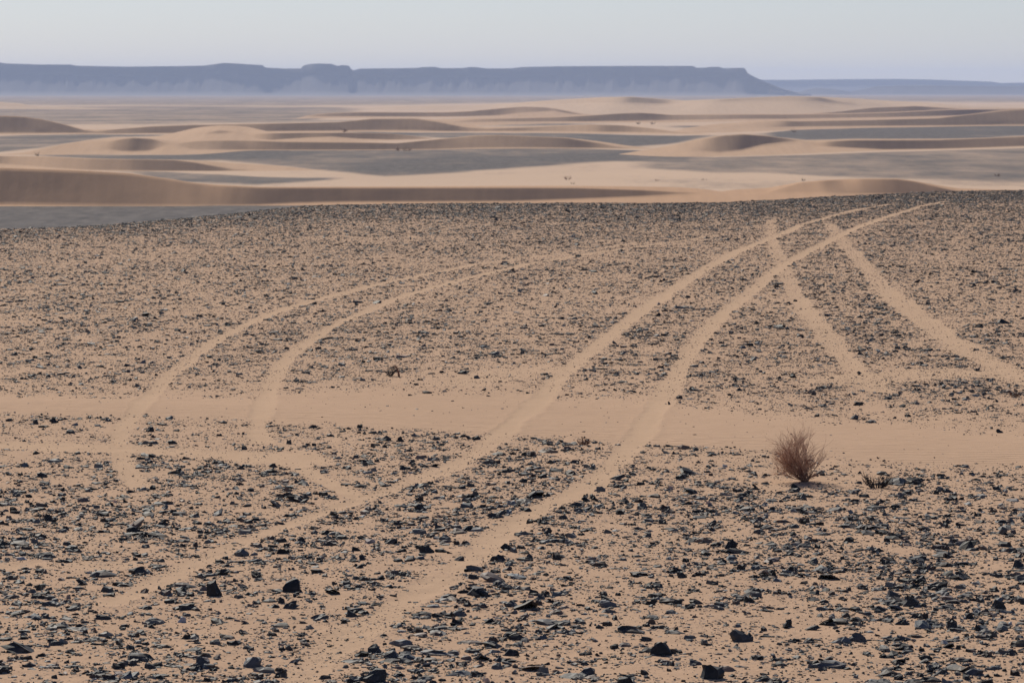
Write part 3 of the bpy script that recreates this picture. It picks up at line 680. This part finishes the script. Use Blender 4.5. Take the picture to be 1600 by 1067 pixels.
val = np.where(rng.uniform(0, 1, N) < .6, rng.uniform(.015, .06, N), rng.uniform(.07, .22, N)); wm = rng.normal(.08, .12, N)
tone = np.stack([val * (1 + wm), val * (1 + wm * .3), val * (1 - wm * .5), np.ones(N)], -1)
V, f_, s_, t_ = gravel_object(np.ones(N, bool), 5, [(1.0, 0, 0), (.75, .9, .25)], 0)
me = raw_mesh("small_chips", V, f_, s_, smooth=False)
at = me.attributes.new("tone", 'FLOAT_COLOR', 'POINT'); at.data.foreach_set("color", t_.astype(np.float32).ravel())
link("pebbles", me, M_STONE, kind='stuff', label='fine dark chips strewn between the stones on the sand', category='pebbles')

# ------------------------------------------------------------------ dry plants
def twig_mesh(branches, sides=4):
    """branches: list of (points, r0, r1)"""
    co = []; fs = []
    for pts, r0, r1 in branches:
        n = len(pts); base = len(co)
        for i, p in enumerate(pts):
            d_ = (pts[min(i + 1, n - 1)] - pts[max(i - 1, 0)]).normalized()
            u_ = d_.cross(Vector((.3, .9, .2))).normalized(); w_ = d_.cross(u_)
            r = r0 + (r1 - r0) * i / (n - 1)
            for k in range(sides):
                an = 2 * math.pi * k / sides
                co.append(p + u_ * (r * math.cos(an)) + w_ * (r * math.sin(an)))
        for i in range(n - 1):
            for k in range(sides):
                k2 = (k + 1) % sides
                fs.append((base + i * sides + k, base + i * sides + k2, base + (i + 1) * sides + k2, base + (i + 1) * sides + k))
    me = bpy.data.meshes.new("twigs"); me.from_pydata([tuple(c) for c in co], [], fs); me.update()
    return me
def bark(name, col):
    m = NT(name); n = m.noise(m.vec(), 30, 3)
    m.l(m.mix(n, tuple(k * .6 for k in col), tuple(k * 1.3 for k in col)), m.b.inputs["Base Color"]); m.b.inputs["Roughness"].default_value = .9
    return m.m
M_TWIG = bark("dry_russet_twigs", (.46, .27, .17)); M_STEM = bark("dry_brown_bark", (.22, .11, .065)); M_BLACK = bark("charred_stalks", (.04, .03, .028))
M_RUST = bark("rusty_scrub", (.17, .075, .04)); M_OLIVE = bark("olive_scrub", (.10, .09, .05))
rr = random.Random(21)
def grow(p, d, length, r, level, out, spread, up):
    n = 5; pts = [p.copy()]; q = p.copy(); dd_ = d.copy()
    for i in range(n):
        dd_ = (dd_ + Vector((rr.uniform(-1, 1), rr.uniform(-1, 1), rr.uniform(-.6, 1) * up)) * .22).normalized()
        q = q + dd_ * (length / n); q.z = max(q.z, .004); pts.append(q.copy())
    out.append((level, (pts, r, r * .5)))
    if level <= 0: return
    for i in range(rr.randint(4, 6)):
        k = rr.randint(1, n); b = pts[k]
        nd = (dd_ + Vector((rr.uniform(-1, 1), rr.uniform(-1, 1), rr.uniform(-.4, .9))) * spread).normalized()
        grow(b, nd, length * rr.uniform(.45, .75), r * .58, level - 1, out, spread, up)
def empty(name, loc, label, cat, group=None):
    e = bpy.data.objects.new(name, None); scene.collection.objects.link(e); e.location = loc; e['label'] = label; e['category'] = cat
    if group: e['group'] = group
    return e
def gpt(px, py, z=0.0):
    gx, gy = ground(px, py, z); gx = float(gx); gy = float(gy)
    zz = float(plateau_z(np.array([gx]), np.array([gy]))[0]) if z == 0 else z
    return Vector((gx, gy, zz))
# main bush
base = gpt(1259, 754); sc = base.y / F
bush = empty("dry_bush", base, 'russet leafless dry bush standing at the edge of the sand band', 'bush')
out = []
Wd, Hd = 76 * sc, 84 * sc
for k in range(30):
    fx = rr.uniform(-.75, .62) if k > 3 else [-.45, -.15, .15, .42][k]
    fx = fx * 1.15 - .3; d_ = Vector((fx, rr.uniform(-.8, .8), rr.uniform(.55, 1.0))).normalized()
    grow(Vector((rr.uniform(-.06, .03), rr.uniform(-.03, .03), 0)), d_, Hd * rr.uniform(.40, .78) * (1.05 - .25 * abs(fx)), .0042, 3 if k < 18 else 2, out, .95, .6)
for k in range(16):      # low spreading twigs
    an = rr.uniform(0, 6.28)
    d_ = Vector((math.cos(an), math.sin(an), rr.uniform(.15, .45))).normalized()
    grow(Vector((-.04, 0, .01)), d_, Wd * rr.uniform(.25, .42) * (1.35 if d_.x < 0 else .6), .0032, 2, out, .7, .5)
link("stem", twig_mesh([b for lv, b in out if lv >= 2], 5), M_STEM, bush)
link("twigs", twig_mesh([b for lv, b in out if lv < 2], 3), M_TWIG, bush)
# dark tuft right of the bush
def tuft(name, px, py, wpx, hpx, mat, label, cat, n=26, z=0.0, sweep=1.0, group=None, lvl=1):
    b0 = gpt(px, py, z); s_ = b0.y / F; out = []
    for k in range(n):
        fx = rr.uniform(-1, 1); d_ = Vector((fx * sweep, rr.uniform(-.7, .7), rr.uniform(.35, 1.0))).normalized()
        ox = fx * wpx * s_ * .22
        grow(Vector((ox, rr.uniform(-.3, .3) * wpx * s_ * .3, 0)), d_, hpx * s_ * rr.uniform(.5, 1.05), max(hpx * s_ * .028, .004), lvl, out, .6, .8)
    me = twig_mesh([b for _, b in out], 4)
    o = link(name, me, mat); o.location = b0
    o['label'] = label; o['category'] = cat
    if group: o['group'] = group
    return o
tuft("dead_tuft", 1370, 764, 40, 20, M_BLACK, 'low blackish dead tuft of stalks right of the russet bush', 'dead plant', n=34)
tuft("dead_tuft", 911, 697, 24, 10, M_RUST, 'small rusty brown dead tuft just below the sand band', 'dead plant', n=22)
tuft("dead_tuft", 1585, 619, 16, 10, M_RUST, 'faint reddish dry tuft at the right edge above the sand', 'dead plant', n=14)
tuft("dead_tuft", 610, 589, 12, 13, M_BLACK, 'dark clump of dead stalks beside the curved brown stick', 'dead plant', n=20, sweep=.6)
# curved stick
b0 = gpt(622, 590); s_ = b0.y / F
pts = [Vector((x_ * s_, 0, h_ * s_)) for x_, h_ in ((1.5, -2), (1.2, 3), (.3, 8), (-1.6, 13), (-4.2, 17.5))]
stick = link("dead_stick", twig_mesh([(pts, 2.1 * s_, 1.2 * s_)], 6), M_STEM); stick.location = b0
stick['label'] = 'short curved brown stick standing upright in the sand'; stick['category'] = 'stick'
# scrub on the plain (few pixels each)
for (px, py, wp, hp, mt, lb) in [
    (636, 236.5, 18, 6, M_RUST, 'rust brown scrub at the foot of the middle dune, larger right clump'),
    (622, 236, 8, 5, M_RUST, 'tiny rust brown scrub left of the larger clump under the middle dune'),
    (887, 281, 10, 6, M_RUST, 'lone brown scrub on the pale flat behind the front dune'),
    (895, 288, 9, 3, M_OLIVE, 'faint olive scrub just above the front dune crest'),
    (58, 244, 6, 5, M_OLIVE, 'tiny olive scrub at the left foot of the pale dune'),
    (1240, 207, 8, 4, M_RUST, 'tiny brown scrub at the edge of the dark gravel flat'),
    (998, 194.5, 6, 4, M_BLACK, 'left of two dark scrub dots beyond the dune tip'),
    (1020, 194.5, 7, 4, M_BLACK, 'right of two dark scrub dots beyond the dune tip'),
    (1558, 276, 10, 5, M_RUST, 'brown scrub on the dusty flat at the far right'),
    (1255, 283, 6, 4, M_OLIVE, 'small scrub behind the left slope of the right hump dune'),
    (1100, 282, 14, 3, M_OLIVE, 'low olive scrub on the pale flat near the dune gap'),
    (1027, 283, 9, 3, M_RUST, 'low tan scrub on the pale flat left of the dune gap'),
    (538, 207, 3, 6, M_RUST, 'tiny upright scrub against the brown dune band')]:
    tuft("desert_scrub", px, py, wp, hp, mt, lb, 'scrub', n=14, z=PLAIN, group='scrub dotted over the dune plain')

# ------------------------------------------------------------------ haze
hz = NT("desert_haze")
hz.t.nodes.remove(hz.b)
pv = hz.n("ShaderNodeVolumePrincipled")
pv.inputs["Color"].default_value = (.58, .71, 1.0, 1)
pv.inputs["Density"].default_value = 0.75e-4
pv.inputs["Anisotropy"].default_value = .1
hz.l(pv.outputs[0], hz.out.inputs["Volume"])
bm = bmesh.new(); bmesh.ops.create_cube(bm, size=1.0)
me = bpy.data.meshes.new("haze"); bm.to_mesh(me); bm.free()
z0, z1 = PLAIN - 3.0, 98.0
hx = link("haze", me, hz.m, kind='stuff', label='thin blue dusty haze over the desert')
hx.scale = (24000, 17500, z1 - z0); hx.location = (0, 17500 / 2 - 1500, (z0 + z1) / 2)
